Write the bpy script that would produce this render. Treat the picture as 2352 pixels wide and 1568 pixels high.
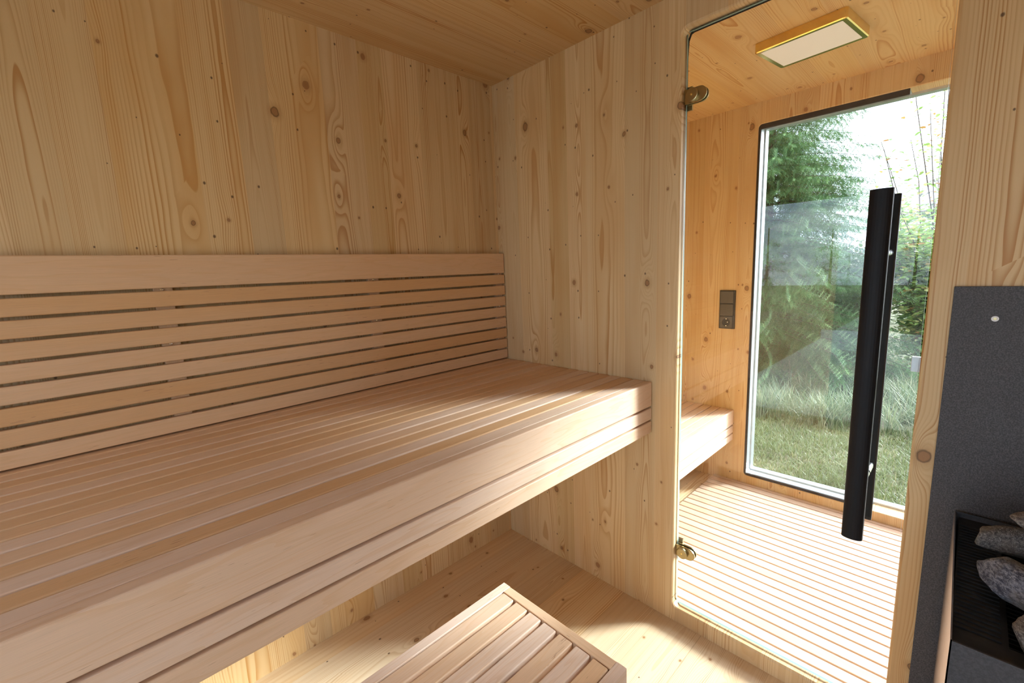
import bpy, bmesh, math, random
from mathutils import Vector, Matrix, noise
from mathutils.geometry import tessellate_polygon
PI = math.pi
S = bpy.context.scene
C = S.collection
for o in list(bpy.data.objects): bpy.data.objects.remove(o)

# ------------------------------------------------------------------ camera
YAW, PITCH, ROLL = 0.8101, -0.1583, -0.0418
CAM = Vector((-1.3639, -1.4935, 1.2694))
F = Vector((math.cos(YAW)*math.cos(PITCH), math.sin(YAW)*math.cos(PITCH), math.sin(PITCH)))
R0 = F.cross(Vector((0, 0, 1))).normalized(); U0 = R0.cross(F)
Rv = math.cos(ROLL)*R0 + math.sin(ROLL)*U0
Uv = -math.sin(ROLL)*R0 + math.cos(ROLL)*U0
cd = bpy.data.cameras.new('camera'); cam = bpy.data.objects.new('camera', cd); C.objects.link(cam)
cd.sensor_width = 36; cd.lens = 1010.38*36/2352; cd.clip_start = .02; cd.clip_end = 500
m3 = Matrix((Rv, Uv, -F)).transposed()
cam.matrix_world = Matrix.Translation(CAM) @ m3.to_4x4()
S.camera = cam

# ------------------------------------------------------------------ view, sky, sun
S.view_settings.view_transform = 'Standard'; S.view_settings.look = 'None'
S.view_settings.exposure = 0.95; S.view_settings.gamma = 1.0; S.view_settings.use_curve_mapping = False
SUN_DIR = Vector((1, -0.71, 0)).normalized()*math.cos(math.radians(25.5)) + Vector((0, 0, math.sin(math.radians(25.5))))
sd = bpy.data.lights.new('sun', 'SUN'); so = bpy.data.objects.new('sun', sd); C.objects.link(so)
sd.energy = 7.0; sd.angle = math.radians(12); sd.color = (.80, .90, 1.0)
so.location = (20, -14, 8); so.rotation_euler = SUN_DIR.to_track_quat('Z', 'Y').to_euler()

class N:
    """tiny helper for node trees"""
    def __init__(s, nt): s.nt = nt
    def new(s, t, **k):
        n = s.nt.nodes.new(t)
        for a, v in k.items(): setattr(n, a, v)
        return n
    def lk(s, a, b): s.nt.links.new(a, b)
    def put(s, sock, v):
        if isinstance(v, bpy.types.NodeSocket): s.nt.links.new(v, sock)
        elif v is not None: sock.default_value = v
    def m(s, op, a, b=None, c=None, clamp=False):
        n = s.nt.nodes.new('ShaderNodeMath'); n.operation = op; n.use_clamp = clamp
        s.put(n.inputs[0], a)
        if b is not None: s.put(n.inputs[1], b)
        if c is not None: s.put(n.inputs[2], c)
        return n.outputs[0]
    def mix(s, f, a, b, mode='MIX'):
        n = s.nt.nodes.new('ShaderNodeMix'); n.data_type = 'RGBA'; n.blend_type = mode
        s.put(n.inputs[0], f)
        for sk, v in ((n.inputs[6], a), (n.inputs[7], b)):
            s.put(sk, v if isinstance(v, bpy.types.NodeSocket) else (*v[:3], 1))
        return n.outputs[2]
    def xyz(s, x=0., y=0., z=0.):
        n = s.nt.nodes.new('ShaderNodeCombineXYZ')
        for i, v in enumerate((x, y, z)): s.put(n.inputs[i], v)
        return n.outputs[0]
    def sep(s, v):
        n = s.nt.nodes.new('ShaderNodeSeparateXYZ'); s.put(n.inputs[0], v); return n.outputs
    def noise(s, vec, scale=1., detail=2., rough=.5, dims='3D', dist=0.):
        n = s.nt.nodes.new('ShaderNodeTexNoise'); n.noise_dimensions = dims
        if dims == '1D': s.put(n.inputs['W'], vec)
        else: s.put(n.inputs['Vector'], vec)
        n.inputs['Scale'].default_value = scale; n.inputs['Detail'].default_value = detail
        n.inputs['Roughness'].default_value = rough; n.inputs['Distortion'].default_value = dist
        return n.outputs[0]
    def ss(s, v, lo, hi, a=0., b=1.):
        n = s.nt.nodes.new('ShaderNodeMapRange'); n.interpolation_type = 'SMOOTHSTEP'
        s.put(n.inputs[0], v); s.put(n.inputs[1], lo); s.put(n.inputs[2], hi)
        s.put(n.inputs[3], a); s.put(n.inputs[4], b)
        return n.outputs[0]

w = bpy.data.worlds.new('sky'); S.world = w; w.use_nodes = True
n = N(w.node_tree); w.node_tree.nodes.clear()
tc = n.new('ShaderNodeTexCoord').outputs['Generated']
nx, ny, nz = n.sep(tc)
inv = n.m('DIVIDE', 1.0, n.m('MAXIMUM', n.m('ADD', nz, .12), .08))
cl = n.noise(n.xyz(n.m('MULTIPLY', nx, inv), n.m('MULTIPLY', ny, inv), 3.1), 1.3, 6, .55)
cf = n.ss(cl, .36, .56)
horizon = n.ss(nz, .0, .18, 1., 0.)
front = n.ss(nx, -.1, .6)
cf = n.m('MAXIMUM', cf, n.m('MULTIPLY', horizon, .75), None, True)
cf = n.m('MAXIMUM', cf, n.m('MULTIPLY', front, .9), None, True)
col = n.mix(cf, (.55, .88, 1.5), (2.0, 2.25, 2.7))
glow = n.m('POWER', n.m('MAXIMUM', n.m('ADD', n.m('ADD', n.m('MULTIPLY', nx, SUN_DIR.x), n.m('MULTIPLY', ny, SUN_DIR.y)), n.m('MULTIPLY', nz, SUN_DIR.z)), 0.), 14.)
col = n.mix(n.m('MULTIPLY', glow, .8), col, (7., 6.9, 6.8))
bg = n.new('ShaderNodeBackground'); n.lk(col, bg.inputs[0]); bg.inputs[1].default_value = 1.0
n.lk(bg.outputs[0], n.new('ShaderNodeOutputWorld').inputs[0])
w.cycles.sampling_method = 'AUTOMATIC' if hasattr(w.cycles, 'sampling_method') else None

# ------------------------------------------------------------------ materials
def base(name, rough=.5, metal=0., col=None, spec=None):
    m = bpy.data.materials.new(name); m.use_nodes = True
    b = m.node_tree.nodes['Principled BSDF']
    b.inputs['Roughness'].default_value = rough; b.inputs['Metallic'].default_value = metal
    if col: b.inputs['Base Color'].default_value = (*col, 1)
    if spec is not None: b.inputs['Specular IOR Level'].default_value = spec
    return m, N(m.node_tree), b
def bump(n, b, h, strength=.2, dist=.001):
    bp = n.new('ShaderNodeBump'); bp.inputs['Strength'].default_value = strength; bp.inputs['Distance'].default_value = dist
    n.lk(h, bp.inputs['Height']); n.lk(bp.outputs[0], b.inputs['Normal'])

def spruce(name, along, across, light=(.70, .49, .25), dark=(.46, .21, .055), boardw=.13, seed=0., knots=1., contrast=1., joint=.0, rough=.5):
    """procedural knotty spruce: boards, growth-ring arches, knots, pin specks"""
    m, n, b = base(name, rough, spec=.35)
    p = n.sep(n.new('ShaderNodeTexCoord').outputs['Object'])
    a, c = p[along], p[across]
    c = n.m('ADD', c, 10.+seed*1.37); a = n.m('ADD', a, seed*3.1+7.)
    cw = n.m('ADD', c, n.m('MULTIPLY', n.m('SINE', n.m('MULTIPLY', c, 15.7)), .028))
    kf = n.m('DIVIDE', cw, boardw); k = n.m('FLOOR', kf)
    bl = n.m('MULTIPLY', n.m('SUBTRACT', n.m('FRACT', kf), .5), boardw)
    wn = n.new('ShaderNodeTexWhiteNoise', noise_dimensions='2D'); n.lk(n.xyz(k, seed+.5), wn.inputs['Vector'])
    r1, r2, r3 = n.sep(wn.outputs['Color'])
    # knots
    sx, sy = .30, .105
    vv = n.xyz(n.m('DIVIDE', a, sx), n.m('DIVIDE', c, sy))
    v = n.new('ShaderNodeTexVoronoi', voronoi_dimensions='2D', feature='F1'); n.lk(vv, v.inputs['Vector']); v.inputs['Scale'].default_value = 1.; v.inputs['Randomness'].default_value = .95
    vp = n.sep(v.outputs['Position']); vc = n.sep(v.outputs['Color'])
    da = n.m('SUBTRACT', a, n.m('MULTIPLY', vp[0], sx)); dc = n.m('SUBTRACT', c, n.m('MULTIPLY', vp[1], sy))
    wob = n.noise(n.xyz(a, c, seed), 60., 1.)
    da2 = n.m('MULTIPLY', da, .8); 
    d = n.m('SQRT', n.m('ADD', n.m('MULTIPLY', da2, da2), n.m('MULTIPLY', dc, dc)))
    d = n.m('ADD', d, n.m('MULTIPLY', n.m('SUBTRACT', wob, .5), .006))
    has = n.m('GREATER_THAN', vc[0], 1.-.66*knots)
    rad = n.m('MULTIPLY', has, n.m('ADD', .0035, n.m('MULTIPLY', n.m('POWER', vc[1], 3.0), .0100)))
    # ring warp round the knot, longer along the grain
    dl = n.m('SQRT', n.m('ADD', n.m('MULTIPLY', n.m('MULTIPLY', da, da), .10), n.m('MULTIPLY', dc, dc)))
    warp = n.m('MULTIPLY', n.m('MULTIPLY', has, rad), n.m('EXPONENT', n.m('MULTIPLY', n.m('MULTIPLY', dl, dl), -2600.)))
    # rings
    pc = n.m('MULTIPLY', n.m('SUBTRACT', r1, .5), .11)
    hgt = n.m('ADD', n.m('ADD', .010, n.m('MULTIPLY', r2, .055)), n.m('MULTIPLY', n.noise(n.xyz(n.m('MULTIPLY', a, .75), n.m('MULTIPLY', k, 7.3)), 1., 1., .4), .030))
    ddx = n.m('SUBTRACT', bl, pc)
    low = n.noise(n.xyz(n.m('MULTIPLY', a, 3.), n.m('MULTIPLY', c, 14.), k), 1., 2.)
    rr = n.m('SQRT', n.m('ADD', n.m('MULTIPLY', ddx, ddx), n.m('MULTIPLY', hgt, hgt)))
    rr = n.m('ADD', rr, n.m('MULTIPLY', low, .006)); rr = n.m('ADD', rr, n.m('MULTIPLY', warp, 1.6))
    spacing = n.m('ADD', .0018, n.m('MULTIPLY', r3, .0028))
    fr = n.m('FRACT', n.m('DIVIDE', rr, spacing))
    late = n.m('MULTIPLY', n.ss(fr, .35, .92), n.ss(fr, .93, 1., 1., 0.))
    broad = n.noise(n.xyz(n.m('MULTIPLY', a, .5), n.m('MULTIPLY', rr, 75.), k), 1., 2., .6)
    amp = n.ss(broad, .40, .66, .22, 1.15)
    ring = n.m('MULTIPLY', n.m('MULTIPLY', late, amp), contrast*.80)
    fib = n.noise(n.xyz(n.m('MULTIPLY', a, 6.), n.m('MULTIPLY', c, 900.), k), 1., 2., .6)
    tone = n.noise(n.xyz(n.m('MULTIPLY', a, 1.4), n.m('MULTIPLY', c, 9.), k), 1., 2.)
    col = n.mix(ring, light, dark)
    col = n.mix(n.m('MULTIPLY', n.ss(tone, .45, .7), .55*contrast), col, tuple(x*y for x, y in zip(light, (.86, .70, .52))))
    br = n.m('ADD', n.m('ADD', .88, n.m('MULTIPLY', r3, .16)), n.m('MULTIPLY', n.m('SUBTRACT', fib, .5), .10))
    hs = n.new('ShaderNodeHueSaturation'); n.lk(col, hs.inputs['Color']); n.lk(br, hs.inputs['Value'])
    n.lk(n.m('ADD', .94, n.m('MULTIPLY', r1, .12)), hs.inputs['Saturation']); hs.inputs['Hue'].default_value = .5
    col = hs.outputs[0]
    halo = n.m('MULTIPLY', n.ss(d, n.m('MULTIPLY', rad, 2.6), n.m('MULTIPLY', rad, .9)), n.m('MULTIPLY', has, .42))
    col = n.mix(halo, col, (.42, .22, .08))
    kr = n.ss(d, n.m('MULTIPLY', rad, 1.15), n.m('MULTIPLY', rad, .85))
    krings = n.m('ADD', .5, n.m('MULTIPLY', n.m('SINE', n.m('MULTIPLY', d, 2600.)), .28))
    kcol = n.mix(krings, (.16, .065, .022), (.46, .22, .085))
    edge = n.m('MULTIPLY', n.ss(d, n.m('MULTIPLY', rad, .60), n.m('MULTIPLY', rad, .95)), n.m('GREATER_THAN', vc[2], .45))
    kcol = n.mix(n.m('MULTIPLY', edge, .8), kcol, (.035, .018, .010))
    col = n.mix(n.m('MULTIPLY', kr, n.m('MULTIPLY', has, .80)), col, kcol)
    # pin specks
    v2 = n.new('ShaderNodeTexVoronoi', voronoi_dimensions='2D', feature='F1'); n.lk(n.xyz(n.m('DIVIDE', a, .16), n.m('DIVIDE', c, .07)), v2.inputs['Vector']); v2.inputs['Scale'].default_value = 1.
    q = n.sep(v2.outputs['Position']); qc = n.sep(v2.outputs['Color'])
    ea = n.m('MULTIPLY', n.m('SUBTRACT', a, n.m('MULTIPLY', q[0], .16)), .75); ec = n.m('SUBTRACT', c, n.m('MULTIPLY', q[1], .07))
    e = n.m('SQRT', n.m('ADD', n.m('MULTIPLY', ea, ea), n.m('MULTIPLY', ec, ec)))
    er = n.m('MULTIPLY', n.m('GREATER_THAN', qc[0], 1.-.5*knots), n.m('ADD', .0012, n.m('MULTIPLY', qc[1], .0025)))
    sp = n.ss(e, n.m('MULTIPLY', er, 1.3), n.m('MULTIPLY', er, .5))
    col = n.mix(n.m('MULTIPLY', sp, n.m('MULTIPLY', n.m('GREATER_THAN', er, .001), .85)), col, (.085, .038, .018))
    # glue line between boards
    if joint:
        ed = n.ss(n.m('ABSOLUTE', bl), boardw*.5-.0016, boardw*.5)
        col = n.mix(n.m('MULTIPLY', n.m('MULTIPLY', ed, n.m('GREATER_THAN', r2, .3)), joint), col, (.30, .17, .07))
    n.lk(col, b.inputs['Base Color'])
    bump(n, b, n.m('ADD', late, fib), .10, .0006)
    return m

def alder(name, along, rough=.47, light=(.80, .60, .46), mid=(.75, .475, .265), dark=(.68, .39, .175)):
    """fine-grained sauna alder; per-board tone and seed come from mesh attributes"""
    m, n, b = base(name, rough, spec=.4)
    p = n.sep(n.new('ShaderNodeTexCoord').outputs['Object'])
    o = [i for i in range(3) if i != along]
    at = n.new('ShaderNodeAttribute', attribute_name='tone').outputs['Fac']
    sdv = n.new('ShaderNodeAttribute', attribute_name='seed').outputs['Fac']
    a = n.m('ADD', p[along], n.m('MULTIPLY', sdv, 13.7)); c = n.m('ADD', p[o[0]], n.m('MULTIPLY', p[o[1]], 1.0)); c = n.m('ADD', c, n.m('MULTIPLY', sdv, 1.9))
    big = n.noise(n.xyz(n.m('MULTIPLY', a, 2.2), n.m('MULTIPLY', c, 22.), sdv), 1., 2.)
    arch = n.m('FRACT', n.m('MULTIPLY', n.m('ADD', n.m('MULTIPLY', big, 1.), n.m('MULTIPLY', c, 6.)), 7.))
    fib = n.noise(n.xyz(n.m('MULTIPLY', a, 14.), n.m('MULTIPLY', c, 1100.), sdv), 1., 2., .65)
    fl = n.noise(n.xyz(n.m('MULTIPLY', a, 28.), n.m('MULTIPLY', c, 420.), sdv), 1., 1., .5)
    fl2 = n.noise(n.xyz(n.m('MULTIPLY', a, 3.), n.m('MULTIPLY', c, 30.), sdv), 1., 1., .5)
    col = n.mix(n.ss(at, 0., .5), light, mid); col = n.mix(n.ss(at, .5, 1.), col, dark)
    col = n.mix(n.m('MULTIPLY', n.ss(arch, .6, .97), .30), col, dark)
    col = n.mix(n.ss(big, .35, .75, .0, .22), col, (.70, .50, .33))
    br = n.m('ADD', .95, n.m('MULTIPLY', n.m('SUBTRACT', fib, .5), .34))
    hs = n.new('ShaderNodeHueSaturation'); n.lk(col, hs.inputs['Color']); n.lk(br, hs.inputs['Value'])
    flk = n.m('MULTIPLY', n.ss(fl, .70, .75), n.ss(fl2, .50, .62))
    col = n.mix(n.m('MULTIPLY', flk, .6), hs.outputs[0], (.25, .10, .05))
    n.lk(col, b.inputs['Base Color']); bump(n, b, fib, .12, .0005)
    return m

M = {}
M['wallX'] = spruce('spruce wall boards', 2, 0, boardw=.125, seed=1.)        # left wall: board goes up, across = x
M['wallY'] = spruce('spruce partition boards', 2, 1, boardw=.118, seed=4.1)
M['wallE'] = spruce('spruce vestibule wall boards', 2, 1, boardw=.12, seed=5.2)
M['ceil'] = spruce('spruce ceiling boards', 0, 1, boardw=.16, seed=8.1, contrast=1.05, light=(.66, .44, .205))
M['floor'] = spruce('spruce floor boards', 0, 1, boardw=.17, seed=11.4, contrast=.8, light=(.77, .59, .37), rough=.38, joint=.5, knots=.9)
M['alX'] = alder('alder boards lengthwise', 0)
M['alY'] = alder('alder boards crosswise', 1)
M['alO'] = alder('warm backing board', 0, light=(.58, .33, .17), mid=(.58, .33, .17), dark=(.58, .33, .17))  # orange tone paints the shaded gaps between the grate slats
M['alG'] = alder('grate slat wood', 1, light=(.68, .50, .38), mid=(.66, .44, .30), dark=(.60, .38, .22))
M['alZ'] = alder('alder battens upright', 2)
def simple(name, col, rough=.5, metal=0., spec=.5):
    m, n, b = base(name, rough, metal, spec=spec)
    g = n.noise(n.new('ShaderNodeTexCoord').outputs['Object'], 35., 3.)
    n.lk(n.mix(n.ss(g, .3, .7), tuple(c*.94 for c in col), tuple(min(1, c*1.05) for c in col)), b.inputs['Base Color'])
    return m
M['black'] = simple('satin black metal', (.006, .006, .007), .55, 0., .25)
M['rubber'] = simple('black rubber seal', (.012, .010, .010), .85, 0., .1)
M['chrome'] = simple('polished steel', (.80, .80, .80), .12, 1.)
M['alu'] = simple('silver aluminium', (.62, .65, .68), .38, .8)
M['brass'] = simple('satin brass', (.80, .60, .20), .22, 1.)
M['bronze'] = simple('bronzed hinge metal', (.40, .32, .17), .28, 1.)
M['switch'] = simple('anthracite plastic', (.085, .072, .062), .42)
M['switchd'] = simple('anthracite plastic recess', (.03, .026, .024), .45)
M['enamel'] = simple('dark enamel border', (.035, .028, .026), .6, 0., .2)
M['magnet'] = simple('grey steel catch', (.42, .43, .45), .45, .6)
M['white'] = simple('white plastic ring', (.80, .79, .77), .4)
M['steelside'] = simple('bright steel side', (.78, .66, .58), .22, 1.)
# heater coating and composite board with fine sparkle
def speckle(name, c0, c1, scale, rough, metal=0.):
    m, n, b = base(name, rough, metal, spec=.4)
    t = n.new('ShaderNodeTexCoord').outputs['Object']
    g = n.noise(t, scale, 2., .7); n.lk(n.mix(n.ss(g, .35, .7), c0, c1), b.inputs['Base Color'])
    bump(n, b, g, .25, .0006); return m
M['shield'] = speckle('grey composite board', (.045, .044, .047), (.105, .102, .106), 420., .62)
M['heater'] = speckle('graphite heater coating', (.040, .040, .044), (.060, .060, .064), 300., .5)
M['heatblk'] = speckle('black heater top', (.010, .009, .008), (.020, .018, .015), 40., .45)
# diffuser
m, n, b = base('opal diffuser', .6, col=(.80, .76, .72)); b.inputs['Emission Color'].default_value = (1, .92, .82, 1); b.inputs['Emission Strength'].default_value = .04; M['opal'] = m
# thin glass: transparent with Schlick reflection
def glass(name, tint, base_r=.04):
    m = bpy.data.materials.new(name); m.use_nodes = True; nt = m.node_tree; nt.nodes.clear(); n = N(nt)
    g = n.new('ShaderNodeNewGeometry')
    dt = n.new('ShaderNodeVectorMath', operation='DOT_PRODUCT'); n.lk(g.outputs['Normal'], dt.inputs[0]); n.lk(g.outputs['Incoming'], dt.inputs[1])
    c = n.m('ABSOLUTE', dt.outputs['Value']); f = n.m('ADD', base_r, n.m('MULTIPLY', 1-base_r, n.m('POWER', n.m('SUBTRACT', 1., c, None, True), 5.)))
    tr = n.new('ShaderNodeBsdfTransparent'); tr.inputs[0].default_value = (*tint, 1)
    gl = n.new('ShaderNodeBsdfGlossy'); gl.inputs['Roughness'].default_value = .0; gl.inputs[0].default_value = (1, 1, 1, 1)
    mx = n.new('ShaderNodeMixShader'); n.lk(f, mx.inputs[0]); n.lk(tr.outputs[0], mx.inputs[1]); n.lk(gl.outputs[0], mx.inputs[2])
    n.lk(mx.outputs[0], n.new('ShaderNodeOutputMaterial').inputs[0]); return m
M['glass'] = glass('clear glass', (.97, .985, .975), .028)
M['glassI'] = glass('insulating glass', (.95, .975, .96), .022)
m, n, b = base('green glass edge', .35, col=(.20, .30, .27)); M['gedge'] = m
# rock
def rockmat(name, c0, c1, c2, seed):
    m, n, b = base(name, .75, spec=.35)
    t = n.new('ShaderNodeTexCoord').outputs['Object']; s3 = n.sep(t)
    st = n.xyz(n.m('ADD', s3[0], seed), n.m('MULTIPLY', s3[1], 2.2), n.m('MULTIPLY', s3[2], 2.6))
    a1 = n.noise(st, 95., 4., .75); a2 = n.noise(t, 14., 3., .6); a3 = n.noise(st, 300., 2., .7)
    col = n.mix(n.ss(a1, .40, .62), c0, c1); col = n.mix(n.ss(a3, .60, .72), col, (.62, .62, .62))
    col = n.mix(n.ss(a2, .45, .65, 0., .55), col, c2)
    n.lk(col, b.inputs['Base Color']); bump(n, b, a1, .7, .004); return m
M['rock0'] = rockmat('grey olivine rock', (.055, .055, .055), (.20, .19, .18), (.17, .14, .11), 0.)
M['rock1'] = rockmat('blue grey banded rock', (.045, .055, .085), (.26, .29, .36), (.20, .18, .15), 3.)
M['rock2'] = rockmat('brown grey rock', (.07, .06, .055), (.25, .22, .19), (.22, .16, .12), 6.)
# outdoors
def leafy(name, c0, c1, c2, scale=30., trans=.35, rough=.5, c2th=.62):
    m = bpy.data.materials.new(name); m.use_nodes = True; nt = m.node_tree; n = N(nt); b = nt.nodes['Principled BSDF']
    t = n.new('ShaderNodeTexCoord').outputs['Object']
    r = n.new('ShaderNodeAttribute', attribute_name='tone').outputs['Fac']
    g = n.noise(t, scale, 2.)
    col = n.mix(n.m('MULTIPLY', n.m('ADD', r, g), .5), c0, c1); col = n.mix(n.ss(r, c2th, 1.), col, c2)
    n.lk(col, b.inputs['Base Color']); b.inputs['Roughness'].default_value = rough
    tl = n.new('ShaderNodeBsdfTranslucent'); n.lk(col, tl.inputs[0])
    mx = n.new('ShaderNodeMixShader'); mx.inputs[0].default_value = trans
    n.lk(b.outputs[0], mx.inputs[1]); n.lk(tl.outputs[0], mx.inputs[2]); n.lk(mx.outputs[0], nt.nodes['Material Output'].inputs[0]); return m
M['needle'] = leafy('spruce needles', (.06, .125, .04), (.17, .30, .11), (.28, .42, .17), 4., .3)
M['needle2'] = leafy('far spruce needles', (.08, .13, .07), (.16, .25, .12), (.2, .3, .15), 2., .25)
M['leaf'] = leafy('bush leaves', (.16, .30, .07), (.40, .52, .16), (.62, .58, .22), 6., .4)
M['leafr'] = leafy('autumn leaves', (.35, .22, .06), (.45, .18, .08), (.55, .40, .12), 6., .4)
M['leafd'] = leafy('dark bush leaves', (.04, .10, .03), (.10, .20, .06), (.16, .28, .08), 6., .3)
M['grass'] = leafy('lawn blades', (.11, .15, .045), (.24, .27, .10), (.42, .36, .20), 3., .3)
M['tall'] = leafy('tall grass blades', (.12, .17, .08), (.26, .31, .15), (.40, .38, .22), 3., .3)
M['bark'] = simple('bark', (.12, .085, .06), .9)
m, n, b = base('lawn soil', .95); t = n.new('ShaderNodeTexCoord').outputs['Object']
n.lk(n.mix(n.ss(n.noise(t, 9., 6., .7), .35, .65), (.13, .14, .06), (.20, .17, .10)), b.inputs['Base Color']); M['soil'] = m
M['reflector'] = speckle('pale gravel terrace', (.42, .41, .39), (.62, .61, .59), 60., .9)  # kept pale to throw light up into the room
M['roof'] = simple('overexposed reddish roof tiles', (.72, .56, .53), .8)  # washed-out look of overexposure is put into the roof colour
M['plaster'] = simple('pale plaster', (.7, .68, .64), .9)

# ------------------------------------------------------------------ mesh helpers
class MB:
    def __init__(s): s.v = []; s.f = []; s.t = []; s.s = []; s.mi = []
    def face(s, idx, tone=0., seed=0., mi=0): s.f.append(tuple(idx)); s.t.append(tone); s.s.append(seed); s.mi.append(mi)
    def box(s, x0, x1, y0, y1, z0, z1, tone=0., seed=0., mi=0):
        o = len(s.v)
        s.v += [(x, y, z) for x in (x0, x1) for y in (y0, y1) for z in (z0, z1)]
        for q in ((0, 1, 3, 2), (4, 6, 7, 5), (0, 4, 5, 1), (2, 3, 7, 6), (0, 2, 6, 4), (1, 5, 7, 3)): s.face([o+i for i in q], tone, seed, mi)
    def board(s, axis, a0, a1, b0, b1, c0, c1, r=.003, tone=0., seed=0., mi=0, seg=3):
        """a board running along axis with rounded long edges and eased ends"""
        o = [i for i in range(3) if i != axis]
        def loop(inset, rr):
            pts = []
            for (cx, cy, a) in ((b1, c1, 0), (b0, c1, 90), (b0, c0, 180), (b1, c0, 270)):
                for k in range(seg+1):
                    t = math.radians(a+90*k/seg)
                    px = cx-(rr+inset if a in (0, 270) else -(rr+inset)) + rr*math.cos(t)
                    py = cy-(rr+inset if a in (0, 90) else -(rr+inset)) + rr*math.sin(t)
                    pts.append((px, py))
            return pts
        e = r*.6; st = [(a0, e), (a0+e, 0.), (a1-e, 0.), (a1, e)]
        nn = 4*(seg+1); o0 = len(s.v)
        for (a, ins) in st:
            for (p, q) in loop(ins, r):
                co = [0, 0, 0]; co[axis] = a; co[o[0]] = p; co[o[1]] = q; s.v.append(tuple(co))
        for j in range(3):
            for i in range(nn):
                a_, b_ = o0+j*nn+i, o0+j*nn+(i+1) % nn
                s.face((a_, b_, b_+nn, a_+nn), tone, seed, mi)
        s.face([o0+i for i in range(nn)][::-1], tone, seed, mi); s.face([o0+3*nn+i for i in range(nn)], tone, seed, mi)
    def tube(s, pts, rad, seg=8, tone=0., seed=0., mi=0, caps=True):
        o = len(s.v); pts = [Vector(p) for p in pts]; rad = rad if isinstance(rad, (list, tuple)) else [rad]*len(pts)
        for i, p in enumerate(pts):
            d = (pts[min(i+1, len(pts)-1)]-pts[max(i-1, 0)]).normalized()
            u = d.orthogonal().normalized() if abs(d.z) < .99 else Vector((1, 0, 0)); 
            if abs(d.z) < .99: u = Vector((0, 0, 1)).cross(d).normalized()
            v = d.cross(u)
            for k in range(seg):
                t = 2*PI*k/seg; s.v.append(tuple(p+rad[i]*(math.cos(t)*u+math.sin(t)*v)))
        for i in range(len(pts)-1):
            for k in range(seg):
                a = o+i*seg+k; b_ = o+i*seg+(k+1) % seg; s.face((a, b_, b_+seg, a+seg), tone, seed, mi)
        if caps: s.face([o+k for k in range(seg)][::-1], tone, seed, mi); s.face([o+(len(pts)-1)*seg+k for k in range(seg)], tone, seed, mi)
    def build(s, name, mats, parent=None, smooth=False, fix=True):
        me = bpy.data.meshes.new(name); me.from_pydata(s.v, [], s.f)
        a = me.attributes.new('tone', 'FLOAT', 'FACE'); a.data.foreach_set('value', s.t)
        a = me.attributes.new('seed', 'FLOAT', 'FACE'); a.data.foreach_set('value', s.s)
        for m in (mats if isinstance(mats, (list, tuple)) else [mats]): me.materials.append(m)
        me.polygons.foreach_set('material_index', s.mi)
        if fix:
            bm = bmesh.new(); bm.from_mesh(me); bmesh.ops.recalc_face_normals(bm, faces=bm.faces); bm.to_mesh(me); bm.free()
        if smooth: me.polygons.foreach_set('use_smooth', [True]*len(me.polygons))
        me.update(); o = bpy.data.objects.new(name, me); C.objects.link(o)
        if parent:
            o.parent = parent
            o.location = -Vector(parent.location) if parent.parent is None else (0, 0, 0)
        return o
def empty(name, loc, label, cat, group=None):
    o = bpy.data.objects.new(name, None); C.objects.link(o); o.location = loc; o.empty_display_size = .1
    tag(o, label, cat, group); return o
def tag(o, label=None, cat=None, group=None, kind=None):
    for k, v in (('label', label), ('category', cat), ('group', group), ('kind', kind)):
        if v: o[k] = v
    return o
def sub(o, parent):
    """sub-part: mesh was built in world coordinates, parent sits at its thing's offset"""
    o.parent = parent; o.location = (0, 0, 0); return o
def box_obj(name, b, mat, parent=None, kind='structure'):
    mb = MB(); mb.box(*b); o = mb.build(name, mat, parent)
    if parent is None: tag(o, kind=kind)
    return o
def rrect(y0, y1, z0, z1, r, seg=6):
    pts = []
    for (cy, cz, a) in ((y1-r, z1-r, 0), (y0+r, z1-r, 90), (y0+r, z0+r, 180), (y1-r, z0+r, 270)):
        for k in range(seg+1):
            t = math.radians(a+90*k/seg); pts.append((cy+r*math.cos(t), cz+r*math.sin(t)))
    return pts
def wall_hole(name, x0, x1, outer, hole, r, prof, mat):
    """wall slab in a constant-x plane with a rounded opening; prof = [(outset, depth 0..1 m)]"""
    mb = MB(); Y0, Y1, Z0, Z1 = outer; y0, y1, z0, z1 = hole
    loops = []
    for (off, x) in prof:
        loops.append([(x, p[0], p[1]) for p in rrect(y0-off, y1+off, z0-off, z1+off, r+off)])
    nn = len(loops[0]); o = len(mb.v)
    for l in loops: mb.v += l
    for j in range(len(loops)-1):
        for i in range(nn): a, b_ = o+j*nn+i, o+j*nn+(i+1) % nn; mb.face((a, b_, b_+nn, a+nn))
    for li, x in ((0, x0), (len(loops)-1, x1)):
        out = [(x, Y1, Z1), (x, Y0, Z1), (x, Y0, Z0), (x, Y1, Z0)]
        inn = loops[li]
        tr = tessellate_polygon([[Vector(p) for p in out], [Vector(p) for p in inn]])
        allp = out+inn; oo = len(mb.v); mb.v += allp
        for t in tr: mb.face([oo+i for i in t])
    oo = len(mb.v)
    mb.v += [(x, y, z) for x in (x0, x1) for (y, z) in ((Y1, Z1), (Y0, Z1), (Y0, Z0), (Y1, Z0))]
    for i in range(4): mb.face((oo+i, oo+(i+1) % 4, oo+4+(i+1) % 4, oo+4+i))
    ob = mb.build(name, mat, fix=False)
    bm = bmesh.new(); bm.from_mesh(ob.data); bmesh.ops.remove_doubles(bm, verts=bm.verts, dist=1e-5); bmesh.ops.recalc_face_normals(bm, faces=bm.faces); bm.to_mesh(ob.data); bm.free()
    return tag(ob, kind='structure')

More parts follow.
